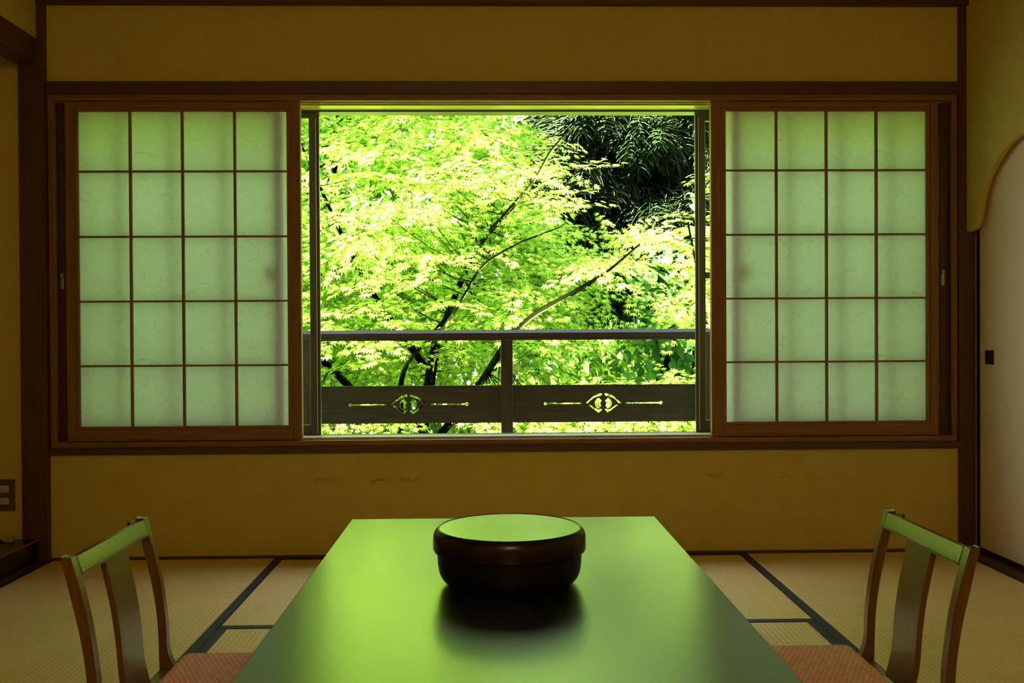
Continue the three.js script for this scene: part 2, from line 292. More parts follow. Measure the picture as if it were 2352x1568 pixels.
// ------------------------------------------------------------------ window frame
{
  const w = thing('window_1', 'brown wooden window frame with pale head and sill boards', 'window frame', null, STR, true);
  mesh('head', bx(X0 + 0.008, X1 - 0.007, 1.759, 1.7835, -0.006, 0.008, 0.001), M.frameWood, w);
  mesh('sill', bx(X0 + 0.008, X1 - 0.007, 0.4305, 0.4515, -0.006, 0.010, 0.001), M.frameWood, w);
  for (const [a, b] of [[X0 + 0.003, -1.661], [1.809, X1 - 0.003]]) mesh('jamb', bx(a, b, 0.4305, 1.7835, -0.010, 0.006, 0.001), M.frameWood, w);
  for (const [a, b] of [[X0, -1.675], [1.821, X1]]) mesh('jamb_liner', bx(a, b, 0.4305, 1.7835, -0.20, -0.010, 0.001), M.darkWood, w);
  // head boards with track grooves between them
  for (const [a, b, y] of [[-0.034, -0.0062, 1.7635], [-0.0365, -0.0335, 1.7585], [-0.066, -0.037, 1.7635], [-0.145, -0.0675, 1.757]]) mesh('head_board', bx(-1.675, 1.821, y, 1.7835, a, b, 0.0006), M.paleWood, w);
  for (const [a, b, y] of [[-0.034, -0.0062, 0.447], [-0.0365, -0.0335, 0.4515], [-0.066, -0.037, 0.447]]) mesh('sill_track', bx(-1.675, 1.821, 0.4305, y, a, b, 0.0006), M.frameWood, w);
  mesh('sill_board', bx(-1.675, 1.821, 0.4305, 0.4555, -0.150, -0.067, 0.001), M.grayWood, w);
  // aluminium outer frame
  mesh('outer_head', bx(-1.675, 1.821, 1.7505, 1.7835, -0.215, -0.1465, 0.001), M.alu, w);
  mesh('outer_sill', bx(-1.675, 1.821, 0.425, 0.4535, -0.215, -0.1515, 0.001), M.alu, w);
}

// ------------------------------------------------------------------ shoji screens
function shoji(o) { // x0,x1 outer; p0,p1 paper; z front
  const t = thing('shoji_screen', o.label, 'shoji screen');
  const { x0, x1, p0, p1, z } = o, y0 = 0.4535, y1 = 1.7583, q0 = 0.509, q1 = 1.7225, d = 0.027, lip = o.lip, FW = o.shadeWood ?? M.frameWood;
  mesh('stile', bx(x0, p0 - lip[0], y0, y1, z - d, z, 0.0015), FW, t);
  mesh('stile', bx(p1 + lip[1], x1, y0, y1, z - d, z, 0.0015), FW, t);
  mesh('top_rail', bx(p0 - lip[0], p1 + lip[1], q1 + 0.010, y1, z - d, z - 0.001, 0.0015), FW, t);
  mesh('bottom_rail', bx(p0 - lip[0], p1 + lip[1], y0, q0 - 0.010, z - d, z - 0.001, 0.0015), FW, t);
  mesh('inner_frame', join([bx(p0 - lip[0], p0, q0 - 0.01, q1 + 0.01, z - d + 0.004, z - 0.0035, 0.001), bx(p1, p1 + lip[1], q0 - 0.01, q1 + 0.01, z - d + 0.004, z - 0.0035, 0.001), bx(p0, p1, q1, q1 + 0.01, z - d + 0.004, z - 0.0035, 0.001), bx(p0, p1, q0 - 0.01, q0, z - d + 0.004, z - 0.0035, 0.001)]), FW, t);
  const xs = [p0, ...o.bars, p1], ys = [q0, 0.743, 0.9915, 1.2405, 1.4915, q1];
  for (const x of o.bars) mesh('vertical_bar', bx(x - 0.0045, x + 0.0045, q0, q1, z - 0.018, z - 0.004, 0.0008), FW, t);
  for (const y of ys.slice(1, 5)) mesh('horizontal_bar', bx(p0, p1, y - 0.0036, y + 0.0036, z - 0.018, z - 0.0045, 0.0008), FW, t);
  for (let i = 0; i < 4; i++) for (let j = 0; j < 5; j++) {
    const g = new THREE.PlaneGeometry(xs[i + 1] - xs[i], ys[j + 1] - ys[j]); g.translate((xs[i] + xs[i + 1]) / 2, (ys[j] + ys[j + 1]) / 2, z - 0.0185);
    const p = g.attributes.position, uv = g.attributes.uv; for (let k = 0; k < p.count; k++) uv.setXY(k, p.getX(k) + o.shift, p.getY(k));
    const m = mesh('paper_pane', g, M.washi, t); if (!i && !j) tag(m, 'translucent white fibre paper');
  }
  return t;
}
shoji({ x0: -1.626, x1: -0.727, p0: -1.580, p1: -0.7805, z: -0.003, lip: [0.013, 0.019], bars: [-1.3805, -1.181, -0.9805], shift: 0, label: 'slid-open shoji screen with paper panes, room-side one beside the alcove post' });
shoji({ x0: 0.864, x1: 1.757, p0: 0.9235, p1: 1.7145, z: -0.003, lip: [0.019, 0.013], bars: [1.1225, 1.3195, 1.5165], shift: 0.33, label: 'slid-open shoji screen with paper panes, room-side one beside the curved plaster wall' });
const rearPull = (t, x, s) => {
  const y = 1.094, z = -0.0305 - 0.006, g = [];
  g.push(bx(Math.min(x, x + s * 0.034), Math.max(x, x + s * 0.034), y + 0.014, y + 0.020, z - 0.01, z + 0.004, 0.001), bx(Math.min(x, x + s * 0.034), Math.max(x, x + s * 0.034), y - 0.020, y - 0.014, z - 0.01, z + 0.004, 0.001), bx(Math.min(x + s * 0.027, x + s * 0.034), Math.max(x + s * 0.027, x + s * 0.034), y - 0.02, y + 0.02, z - 0.01, z + 0.004, 0.001));
  g.push(bx(Math.min(x + s * 0.012, x + s * 0.03), Math.max(x + s * 0.012, x + s * 0.03), y - 0.003, y + 0.003, z - 0.01, z + 0.004, 0.001));
  tag(mesh('finger_pull', join(g), M.frameWood, t), 'small square finger pull');
};
const latch = (t, x, s) => {
  const z = -0.0305, y = 1.075;
  const m = mesh('latch', join([bx(x - 0.0055, x + 0.0055, y - 0.035, y + 0.012, z, z + 0.010, 0.0015), bx(x - 0.004, x + 0.004, y + 0.012, y + 0.026, z, z + 0.016, 0.002)]), M.steel, t);
  tag(m, 'small metal latch');
};
{
  const a = shoji({ x0: -1.673, x1: -0.796, p0: -1.634, p1: -0.834, z: -0.0305, shadeWood: M.darkWood, lip: [0.008, 0.008], bars: [-1.430, -1.228, -1.026], shift: 0.5, label: 'shoji screen seen only as shadows, garden-side one beside the alcove post' });  // darker frame colour stands in for the shade in the gap by the jamb
  rearPull(a, -0.834, -1); latch(a, -1.650, 1);
  const b = shoji({ x0: 0.949, x1: 1.8195, p0: 0.981, p1: 1.772, z: -0.0305, shadeWood: M.darkWood, lip: [0.008, 0.008], bars: [1.181, 1.382, 1.579], shift: 0.8, label: 'shoji screen seen only as shadows, garden-side one beside the curved plaster wall' });  // shade of the side gap put into the frame colour here too
  rearPull(b, 0.981, 1); latch(b, 1.786, -1);
}
// ------------------------------------------------------------------ aluminium glass sashes outside the shoji
function sash(x0, x1, z, inner, rails, label) {
  const t = thing('glass_sash', label, 'glass window'), y0 = 0.4545, y1 = 1.7495, d = 0.026, s = 0.030;
  mesh('stile', bx(x0, x0 + s, y0, y1, z - d, z, 0.002), M.alu, t); mesh('stile', bx(x1 - s, x1, y0, y1, z - d, z, 0.002), M.alu, t);
  mesh('top_rail', bx(x0 + s, x1 - s, rails[1], y1, z - d + 0.002, z - 0.002, 0.002), M.alu, t); mesh('bottom_rail', bx(x0 + s, x1 - s, y0, rails[0], z - d + 0.002, z - 0.002, 0.002), M.alu, t);
  if (inner > 0) { mesh('edge_seal', bx(x1, x1 + 0.010, y0, y1, z - d + 0.004, z - 0.006, 0.001), M.alu, t); mesh('edge_bead', bx(x1 - 0.0035, x1 - 0.0012, y0 + 0.01, y1 - 0.02, z - 0.001, z + 0.0015, 0.0005), M.steel, t); }
  else { mesh('edge_seal', bx(x0 - 0.010, x0, y0, y1, z - d + 0.004, z - 0.006, 0.001), M.alu, t); mesh('edge_bead', bx(x0 + 0.0012, x0 + 0.0035, y0 + 0.01, y1 - 0.02, z - 0.001, z + 0.0015, 0.0005), M.steel, t); }
  const g = new THREE.PlaneGeometry(x1 - x0 - 2 * s, rails[1] - rails[0]); g.translate((x0 + x1) / 2, (rails[0] + rails[1]) / 2, z - d / 2); mesh('glass_pane', g, M.glass, t);
  return t;
}
sash(-1.640, -0.692, -0.155, 1, [0.497, 1.728], 'dark aluminium glass sash slid behind the shoji beside the alcove post');
{
  const t = sash(0.846, 1.790, -0.155, -1, [0.504, 1.716], 'dark aluminium glass sash slid behind the shoji beside the curved plaster wall');
  tag(mesh('latch', bx(0.876, 0.930, 1.079, 1.104, -0.180, -0.152, 0.003), M.alu, t), 'dark crossbar latch');
}

// ------------------------------------------------------------------ balcony railing with carved panels
{
  const t = thing('balcony_railing', 'dark brown wooden balcony railing with eye-shaped cut-outs', 'railing');
  const zr = -0.75, k = 0.002021;
  const hs = new THREE.Shape(); hs.moveTo(-0.030, 0.829); hs.lineTo(0.030, 0.829); hs.lineTo(0.030, 0.8625); hs.lineTo(0.012, 0.8775); hs.lineTo(-0.012, 0.8775); hs.lineTo(-0.030, 0.8625); hs.closePath();
  const hg = new THREE.ExtrudeGeometry(hs, { depth: 9, bevelEnabled: false }); hg.rotateY(Math.PI / 2); hg.translate(-4.5, 0, zr);
  const hn = hg.index ? hg.toNonIndexed() : hg; hn.computeVertexNormals(); mesh('handrail', uvBox(hn, 0), M.railWood, t);
  const posts = [-1.782, -0.852, 0.0775, 1.0075, 1.9375];
  for (const x of posts) mesh('post', bx(x - 0.0275, x + 0.0275, -0.06, 0.8285, zr - 0.0275, zr + 0.0275, 0.003), M.railWood, t);
  const T = 15.68; // drawing units of the carved ornament, per 2.021 mm
  const orn = (sh, cx, cy, rc) => {
    const P = (x, y) => [cx + (x - 1220) / T * k, cy - (y - 610) / T * k];
    const hole = (pts) => { const h = new THREE.Path(); pts.forEach(([x, y], i) => { const [a, b] = P(x, y); i ? h.lineTo(a, b) : h.moveTo(a, b); }); h.closePath(); sh.holes.push(h); };
    const up = [[570, 610], [690, 500], [850, 365], [1000, 290], [1120, 250], [1175, 262], [1165, 325], [1060, 360], [900, 410], [780, 490], [700, 575], [680, 612]];
    const lo = [[670, 672], [720, 652], [790, 690], [880, 750], [1035, 850], [1160, 800], [1162, 868], [1055, 955], [930, 868], [800, 765]];
    const pu = [[1060, 398], [980, 450], [920, 540], [910, 620], [930, 700], [980, 770], [1060, 805], [1110, 750], [1145, 680], [1110, 630], [1115, 580], [1165, 525], [1100, 470]];
    const mir = (a) => a.map(([x, y]) => [2440 - x, y]).reverse();
    for (const a of [up, lo, pu]) { hole(a); hole(mir(a)); }
    for (const s of [-1, 1]) { // long slots ending in a drilled hole
      const [l0, l1] = rc[s < 0 ? 0 : 1], x0 = cx + l0 * k, x1 = cx + l1 * k, r = 0.0085, h = 0.0034, o = s < 0 ? x0 : x1, path = new THREE.Path(), y = cy;
      const inn = s < 0 ? x1 : x0, a0 = Math.asin(h / r);
      path.moveTo(inn, y + h);
      for (let i = 0; i <= 14; i++) { const a = s < 0 ? a0 + i / 14 * (2 * Math.PI - 2 * a0) : Math.PI - a0 - i / 14 * (2 * Math.PI - 2 * a0); path.lineTo(o + Math.cos(a) * r, y + Math.sin(a) * r); }
      path.lineTo(inn, y - h); path.closePath(); sh.holes.push(path);
    }
  };
  const panel = (a, b, cx, rc) => {
    const s = new THREE.Shape(); s.moveTo(a, 0.4465); s.lineTo(b, 0.4465); s.lineTo(b, 0.620); s.lineTo(a, 0.620); s.closePath();
    orn(s, cx, 0.5335, rc);
    const g = new THREE.ExtrudeGeometry(s, { depth: 0.016, bevelEnabled: false }); g.translate(0, 0, zr - 0.008);
    const n = g.index ? g.toNonIndexed() : g; n.computeVertexNormals(); mesh('carved_panel', uvBox(n, 0), M.railWood, t);
  };
  const rc = [[-133, -51], [51, 133]];
  for (let i = 0; i < 4; i++) { const a = posts[i] + 0.0275, b = posts[i + 1] - 0.0275; panel(a, b, i === 1 ? -0.3785 : i === 2 ? 0.526 : (a + b) / 2, rc); }
}

// ------------------------------------------------------------------ low table
{
  const t = thing('low_table', 'long low lacquered table with a dark satin top', 'table');
  const x0 = -0.412, x1 = 0.488, z0 = 0.893, z1 = 2.42;
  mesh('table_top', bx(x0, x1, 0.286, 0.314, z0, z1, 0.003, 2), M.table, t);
  for (const [a, b, c, d] of [[x0 + 0.05, x1 - 0.05, z0 + 0.05, z0 + 0.075], [x0 + 0.05, x1 - 0.05, z1 - 0.075, z1 - 0.05], [x0 + 0.05, x0 + 0.075, z0 + 0.075, z1 - 0.075], [x1 - 0.075, x1 - 0.05, z0 + 0.075, z1 - 0.075]]) mesh('apron', bx(a, b, 0.226, 0.286, c, d, 0.002), M.lacquer, t);
  for (const x of [x0 + 0.0755, x1 - 0.1255]) for (const z of [z0 + 0.0755, z1 - 0.1255]) mesh('leg', bx(x, x + 0.05, 0.0013, 0.286, z, z + 0.05, 0.004), M.lacquer, t);
}
// ------------------------------------------------------------------ round lidded box on the table
{
  const t = thing('lidded_box', 'round black lacquered box with a wooden lid on the low table', 'box');
  t.position.set(0.0405, 0.3142, 1.652);
  const P = (a) => a.map(([x, y]) => new THREE.Vector2(x, y));
  mesh('body', new THREE.LatheGeometry(P([[0, 0], [0.118, 0], [0.130, 0.002], [0.141, 0.008], [0.149, 0.017], [0.154, 0.028], [0.157, 0.045], [0.1585, 0.074], [0.1585, 0.088], [0, 0.088]]), 96), M.box, t);
  mesh('lid_rim', new THREE.LatheGeometry(P([[0.1555, 0.0725], [0.161, 0.0725], [0.1655, 0.075], [0.1675, 0.080], [0.1675, 0.100], [0.1665, 0.108], [0.164, 0.115], [0.160, 0.1205], [0.1565, 0.1235], [0.1555, 0.1240], [0.1545, 0.1225], [0.1540, 0.1200]]), 96), M.boxRim, t);
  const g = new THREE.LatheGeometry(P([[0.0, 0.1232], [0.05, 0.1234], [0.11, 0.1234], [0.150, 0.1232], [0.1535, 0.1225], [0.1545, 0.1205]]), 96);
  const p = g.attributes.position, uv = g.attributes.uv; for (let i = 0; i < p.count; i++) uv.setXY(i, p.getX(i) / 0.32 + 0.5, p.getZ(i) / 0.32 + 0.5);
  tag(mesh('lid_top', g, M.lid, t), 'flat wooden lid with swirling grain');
}

// ------------------------------------------------------------------ legless chairs
function zaisu(label, mirror) {
  const t = thing('legless_chair', label, 'chair', 'legless chairs at the low table');
  const S = mirror; // local x: 0 at back-rail front, growing towards the table
  // back-post profile in (x, y): front edge then rear edge, floor to top
  const F = [[0.105, 0.002], [0.095, 0.030], [0.078, 0.052], [0.065, 0.080], [0.060, 0.110], [0.057, 0.172], [0.046, 0.257], [0.034, 0.318], [0.020, 0.374], [0.008, 0.4155]];
  const B = [[-0.013, 0.4145], [-0.002, 0.372], [0.010, 0.320], [0.025, 0.253], [0.036, 0.179], [0.040, 0.106], [0.042, 0.024], [0.044, 0.002]];
  const prof = (pts) => { const s = new THREE.Shape(); s.moveTo(...pts[0]); s.splineThru(pts.slice(1).map((p) => new THREE.Vector2(...p))); return s; };
  const post = (z0, z1) => {
    const s = new THREE.Shape(); s.moveTo(...F[0]); s.splineThru(F.slice(1).map((p) => new THREE.Vector2(...p))); s.lineTo(-0.009, 0.4165); s.splineThru(B.map((p) => new THREE.Vector2(...p))); s.closePath();
    const g = new THREE.ExtrudeGeometry(s, { depth: z1 - z0 - 0.004, bevelEnabled: true, bevelThickness: 0.002, bevelSize: 0.002, bevelOffset: -0.002, bevelSegments: 1, curveSegments: 8 });
    g.translate(0, 0, z0 + 0.002); return g;
  };
  void prof;
  const fin = (g) => { if (S < 0) { g.scale(-1, 1, 1); const ix = g.index; if (ix) for (let i = 0; i < ix.count; i += 3) { const a = ix.getX(i); ix.setX(i, ix.getX(i + 1)); ix.setX(i + 1, a); } else for (const k of ['position', 'normal', 'uv']) { const A = g.attributes[k], n = A.itemSize; for (let i = 0; i < A.count; i += 3) for (let q = 0; q < n; q++) { const v = A.array[i * n + q]; A.array[i * n + q] = A.array[(i + 1) * n + q]; A.array[(i + 1) * n + q] = v; } } } return g; };
  const Z0 = 1.374, Z1 = 1.4005, Z2 = 1.7895, Z3 = 1.818;
  const put = (name, g, m, grain = 1) => mesh(name, fin(uvBox(g.index ? g.toNonIndexed() : g, grain)), m, t);
  put('back_post', post(Z0, Z1), M.chair); put('back_post', post(Z2, Z3), M.chair);
  const slab = (z0, z1, pts, th, seg) => { // curved board following the post line
    const s = new THREE.Shape(), f = pts.map(([x, y]) => new THREE.Vector2(x, y)), b = pts.map(([x, y]) => new THREE.Vector2(x - th, y - 0.003)).reverse();
    s.moveTo(f[0].x, f[0].y); s.splineThru(f.slice(1)); s.lineTo(b[0].x, b[0].y); s.splineThru(b.slice(1)); s.closePath();
    const g = new THREE.ExtrudeGeometry(s, { depth: z1 - z0 - 0.003, bevelEnabled: true, bevelThickness: 0.0015, bevelSize: 0.0015, bevelOffset: -0.0015, bevelSegments: 2, curveSegments: seg });
    g.translate(0, 0, z0 + 0.0015); return g;
  };
  put('top_rail', slab(Z1 + 0.0006, Z2 - 0.0006, [[0.0145, 0.3705], [0.0195, 0.3745], [0.0200, 0.3785], [0.0148, 0.395], [0.0088, 0.4130]], 0.018, 3), M.chair, 2);
  put('back_slat', slab(1.514, 1.640, [[0.063, 0.050], [0.048, 0.110], [0.041, 0.190], [0.032, 0.257], [0.020, 0.318], [0.0075, 0.374]], 0.013, 8), M.chair);
  put('grip_block', (() => { const g = new RoundedBoxGeometry(0.009, 0.020, 0.032, 2, 0.004); g.translate(-0.0155, 0.405, Z1 + 0.022); return g; })(), M.darkWood);
  put('base_frame', join([bx(0.044, 0.460, 0.0013, 0.024, Z0 + 0.002, Z1, 0.003), bx(0.044, 0.460, 0.0013, 0.024, Z2, Z3 - 0.002, 0.003), bx(0.044, 0.075, 0.0013, 0.05, Z1, Z2, 0.003), bx(0.43, 0.460, 0.0013, 0.024, Z1, Z2, 0.003)]), M.chair);
  { // cushion
    const g = new RoundedBoxGeometry(0.40, 0.062, 0.45, 5, 0.026), p = g.attributes.position;
    for (let i = 0; i < p.count; i++) { const x = p.getX(i) / 0.2, z = p.getZ(i) / 0.225; if (p.getY(i) > 0) p.setY(i, p.getY(i) + 0.012 * (1 - x * x) * (1 - z * z)); }
    g.computeVertexNormals(); g.translate(0.292, 0.0555, 1.603);
    const m = mesh('seat_cushion', fin(uvBox(g.index ? g.toNonIndexed() : g, 0)), M.cushion, t); tag(m, 'red and brown patterned cloth cushion');
  }
  return t;
}
zaisu('curved wooden legless chair with red patterned cushion on the alcove side of the table', 1).position.x = -0.851;
zaisu('curved wooden legless chair with red patterned cushion on the paper door side of the table', -1).position.x = 0.989;

// ------------------------------------------------------------------ small things by the alcove
{
  const t = thing('power_outlet', 'brown wall plate with two pale sockets beside the alcove post', 'outlet');
  mesh('plate', bx(-1.900, -1.8235, 0.191, 0.312, 0.0005, 0.007, 0.002), M.plate, t);
  for (const y of [0.229, 0.275]) { const s = mesh('socket', bx(-1.878, -1.846, y - 0.0125, y + 0.0125, 0.006, 0.0085, 0.001), M.ivory, t); for (const x of [-1.868, -1.857]) mesh('slot', bx(x - 0.0013, x + 0.0013, y - 0.006, y + 0.005, 0.0075, 0.0088, 0), M.slot, s); }
}
{
  const t = thing('extension_cable', 'grey extension cable with a plug lying on the alcove platform', 'cable');
  mesh('cable', taper([V(-1.815, 0.091, 0.10), V(-1.88, 0.088, 0.13), V(-1.96, 0.087, 0.20), V(-2.08, 0.087, 0.20), V(-2.2, 0.087, 0.32)], [0.004, 0.004], 8, 24), M.cord, t);
  mesh('plug', bx(-1.825, -1.790, 0.0885, 0.112, 0.075, 0.105, 0.006), M.cord, t);
  mesh('cable', taper([V(-1.86, 0.0865, 0.20), V(-1.93, 0.0865, 0.24), V(-2.04, 0.0865, 0.26), V(-2.18, 0.0865, 0.40)], [0.004, 0.004], 8, 20), M.black, t);
}
{
  const t = thing('black_tray', 'flat black tray lying on the alcove platform', 'tray');
  mesh('base', bx(-2.35, -1.92, 0.0825, 0.088, 0.04, 0.12, 0.002), M.lacquer, t);
  mesh('rim', join([bx(-2.35, -1.92, 0.088, 0.104, 0.04, 0.046, 0.002), bx(-2.35, -1.92, 0.088, 0.104, 0.114, 0.12, 0.002), bx(-2.35, -2.344, 0.088, 0.104, 0.046, 0.114, 0.002), bx(-1.926, -1.92, 0.088, 0.104, 0.046, 0.114, 0.002)]), M.lacquer, t);
}
// pendant lamp behind the viewer: its light shows on the lid rim and the plaster
{
  const t = thing('pendant_lamp', 'square paper pendant lamp hanging from the ceiling behind the viewer', 'lamp');
  const x = 0.05, y = 2.0, z = 4.5;
  mesh('shade', bx(x - 0.2, x + 0.2, y - 0.09, y + 0.09, z - 0.2, z + 0.2, 0.01), std(C(0.8, 0.74, 0.6), 1, { emissive: C(1.0, 0.66, 0.32), emissiveIntensity: 0.8 }), t);
  for (const a of [-0.203, 0.191]) for (const b of [-0.203, 0.191]) mesh('frame_post', bx(x + a, x + a + 0.012, y - 0.10, y + 0.10, z + b, z + b + 0.012, 0.001), M.darkWood, t);
  mesh('cord', taper([V(x, y + 0.09, z), V(x, (y + 0.09 + YC) / 2, z), V(x, YC, z)], [0.004, 0.004], 8, 4), M.black, t);
  const l = new THREE.PointLight(C(1.0, 0.68, 0.32), 2.3); l.position.set(x, y, z); l.castShadow = true; l.shadow.radius = 6; t.add(l);
}

// ------------------------------------------------------------------ garden
tag(solo('ground', bx(-30, 30, -3.3, -3.1, -40, 8, 0), M.earth), 'mossy garden ground below the balcony', 'ground', null, STR);
const leafMat = (c, tr = 0.27) => phy(c, 0.95, { transmission: tr, thickness: 0, specularIntensity: 0.3 });
// maple leaf: seven pointed lobes, tips drooping; spans about 1, stem at the origin, pointing +y, facing +z
function mapleLeaf() {
  const ang = [0, 36, 72, 112], len = [1, 0.93, 0.74, 0.42], P = [[0, 0]];
  const lobes = []; for (const i of [3, 2, 1, 0]) lobes.push([-ang[i], len[i]]); for (const i of [1, 2, 3]) lobes.push([ang[i], len[i]]);
  const pol = (a, r) => [Math.sin(a * Math.PI / 180) * r, Math.cos(a * Math.PI / 180) * r];
  for (let i = 0; i < 7; i++) {
    const [a, l] = lobes[i];
    P.push(pol(a - 9, l * 0.55), pol(a, l), pol(a + 9, l * 0.55));
    if (i < 6) P.push(pol((a + lobes[i + 1][0]) / 2, 0.21));
  }
  const pos = [], idx = [];
  for (const [x, y] of P) { const r2 = x * x + y * y; pos.push(x, y - 0.02, -0.26 * r2 + 0.04 * Math.abs(x)); }
  for (let i = 1; i < P.length - 1; i++) idx.push(0, i + 1, i);
  const g = new THREE.BufferGeometry(); g.setAttribute('position', new THREE.Float32BufferAttribute(pos, 3)); g.setIndex(idx); g.computeVertexNormals(); return g;
}
const LEAF = mapleLeaf();
const camPos = camera.position;
const inView = (p) => { const k = (camPos.z - p.z) / (camPos.z + 0.16), x = p.x / k, y = camPos.y + (p.y - camPos.y) / k; return x > -0.70 && x < 0.87 && y > 0.46 && y < 1.76; };
// leaves: nearest in view become parts, the rest one stuff part
function foliage(tree, partName, geo, mats, list, most = 300) {
  const order = list.map((l, i) => i).filter((i) => inView(list[i].p)).sort((a, b) => list[b].p.z - list[a].p.z).slice(0, most), single = new Set(order);
  for (const i of order) { const l = list[i], m = mesh(partName, geo, mats[l.c % mats.length], tree); m.matrix.copy(l.m); m.matrix.decompose(m.position, m.quaternion, m.scale); }
  const rest = list.filter((l, i) => !single.has(i)), per = mats.map(() => []);
  rest.forEach((l) => per[l.c % mats.length].push(l));
  const im = new THREE.InstancedMesh(geo, mats[0], rest.length); im.name = 'foliage'; im.userData.kind = 'stuff'; tree.add(im);
  const base = mats[0].color;
  rest.forEach((l, i) => { im.setMatrixAt(i, l.m); const c = mats[l.c % mats.length].color; im.setColorAt(i, new THREE.Color().setRGB(c.r / base.r, c.g / base.g, c.b / base.b)); });
}
const mapleMats = [leafMat(C(0.38, 0.62, 0.045)), leafMat(C(0.43, 0.66, 0.06)), leafMat(C(0.29, 0.56, 0.035)), leafMat(C(0.54, 0.68, 0.11)), leafMat(C(0.21, 0.48, 0.03))];
const barkMat = phy(C(0.24, 0.29, 0.055), 0.95, { specularIntensity: 0.2, bumpMap: woodBump, bumpScale: 0.002 });
const twigMat = phy(C(0.17, 0.21, 0.04), 0.95, { specularIntensity: 0.2 });

function maple(label, seed, limbs, region, nPads, leafSize, perPad) {
  const t = thing('maple_tree', label, 'tree'), R = rng(seed), N = () => R() + R() + R() - 1.5;
  limbs.forEach((l, i) => mesh(i ? 'branch' : 'trunk', taper(l.p.map((q) => V(...q)), l.r, 8, l.p.length * 5), barkMat, t));
  const anchors = []; limbs.forEach((l, i) => { const c = new THREE.CatmullRomCurve3(l.p.map((q) => V(...q))); for (let k = i ? 2 : 8; k <= 14; k++) anchors.push(c.getPoint(k / 14)); });
  const list = [], twigs = [], up = V(0, 1, 0);
  let made = 0, guard = 0;
  while (made < nPads && guard++ < nPads * 40) {
    const c = region(R); if (!c) continue; made++;
    const rad = 0.26 + R() * 0.26, n = V(N() * 0.34, 1, 0.50 + N() * 0.60).normalize();
    const e1 = V(1, 0, 0).cross(n).normalize(), e2 = n.clone().cross(e1);
    let best = anchors[0], bd = 1e9; for (const a of anchors) { const d = a.distanceToSquared(c); if (d < bd) { bd = d; best = a; } }
    if (bd < 0.8) twigs.push(taper([best, best.clone().lerp(c, 0.5).add(V(0, -0.05, 0)), c], [0.0045, 0.003, 0.002], 4, 4));
    const shoots = 6 + Math.floor(R() * 4), a0 = R() * 6.28;
    for (let s = 0; s < shoots; s++) {
      const a = a0 + s / shoots * 6.28 + N() * 0.25, dir = e1.clone().multiplyScalar(Math.cos(a)).addScaledVector(e2, Math.sin(a)), L = rad * (0.7 + R() * 0.6), m = Math.round(perPad / shoots), side = dir.clone().cross(n);
      const end = c.clone().addScaledVector(dir, L).addScaledVector(up, -0.12 * L); 
      twigs.push(taper([c, c.clone().lerp(end, 0.5).add(V(0, 0.015, 0)), end], [0.003, 0.0012], 3, 2));
      for (let k = 0; k < m; k++) {
        const f = (k + 0.6) / m, sg = k % 2 ? 1 : -1, p = c.clone().addScaledVector(dir, L * f).addScaledVector(up, -0.12 * L * f * f + 0.012).addScaledVector(side, sg * 0.03 * (1 - f * 0.5)).add(V(N() * 0.02, N() * 0.02, N() * 0.02));
        const d = dir.clone().multiplyScalar(0.6 + f).addScaledVector(side, sg * (0.9 - 0.5 * f)).add(V(N() * 0.35, -0.22 + N() * 0.3, N() * 0.35)).normalize();
        const nn = n.clone().add(V(N() * 0.42, 0, N() * 0.42)).normalize(), x = d.clone().cross(nn).normalize(), z = x.clone().cross(d), sz = leafSize * (0.72 + R() * 0.5);
        const mt = new THREE.Matrix4().makeBasis(x.multiplyScalar(sz), d.multiplyScalar(sz), z.multiplyScalar(sz)).setPosition(p);
        const q = R(); list.push({ p, m: mt, c: q < 0.30 ? 0 : q < 0.50 ? 1 : q < 0.70 ? 2 : q < 0.84 ? 3 : 4 });
      }
    }
  }
  const tw = mesh('twigs', mergeGeometries(twigs), twigMat, t); tw.userData.kind = 'stuff';
  foliage(t, 'leaf', LEAF, mapleMats, list);
  return list.length;
}
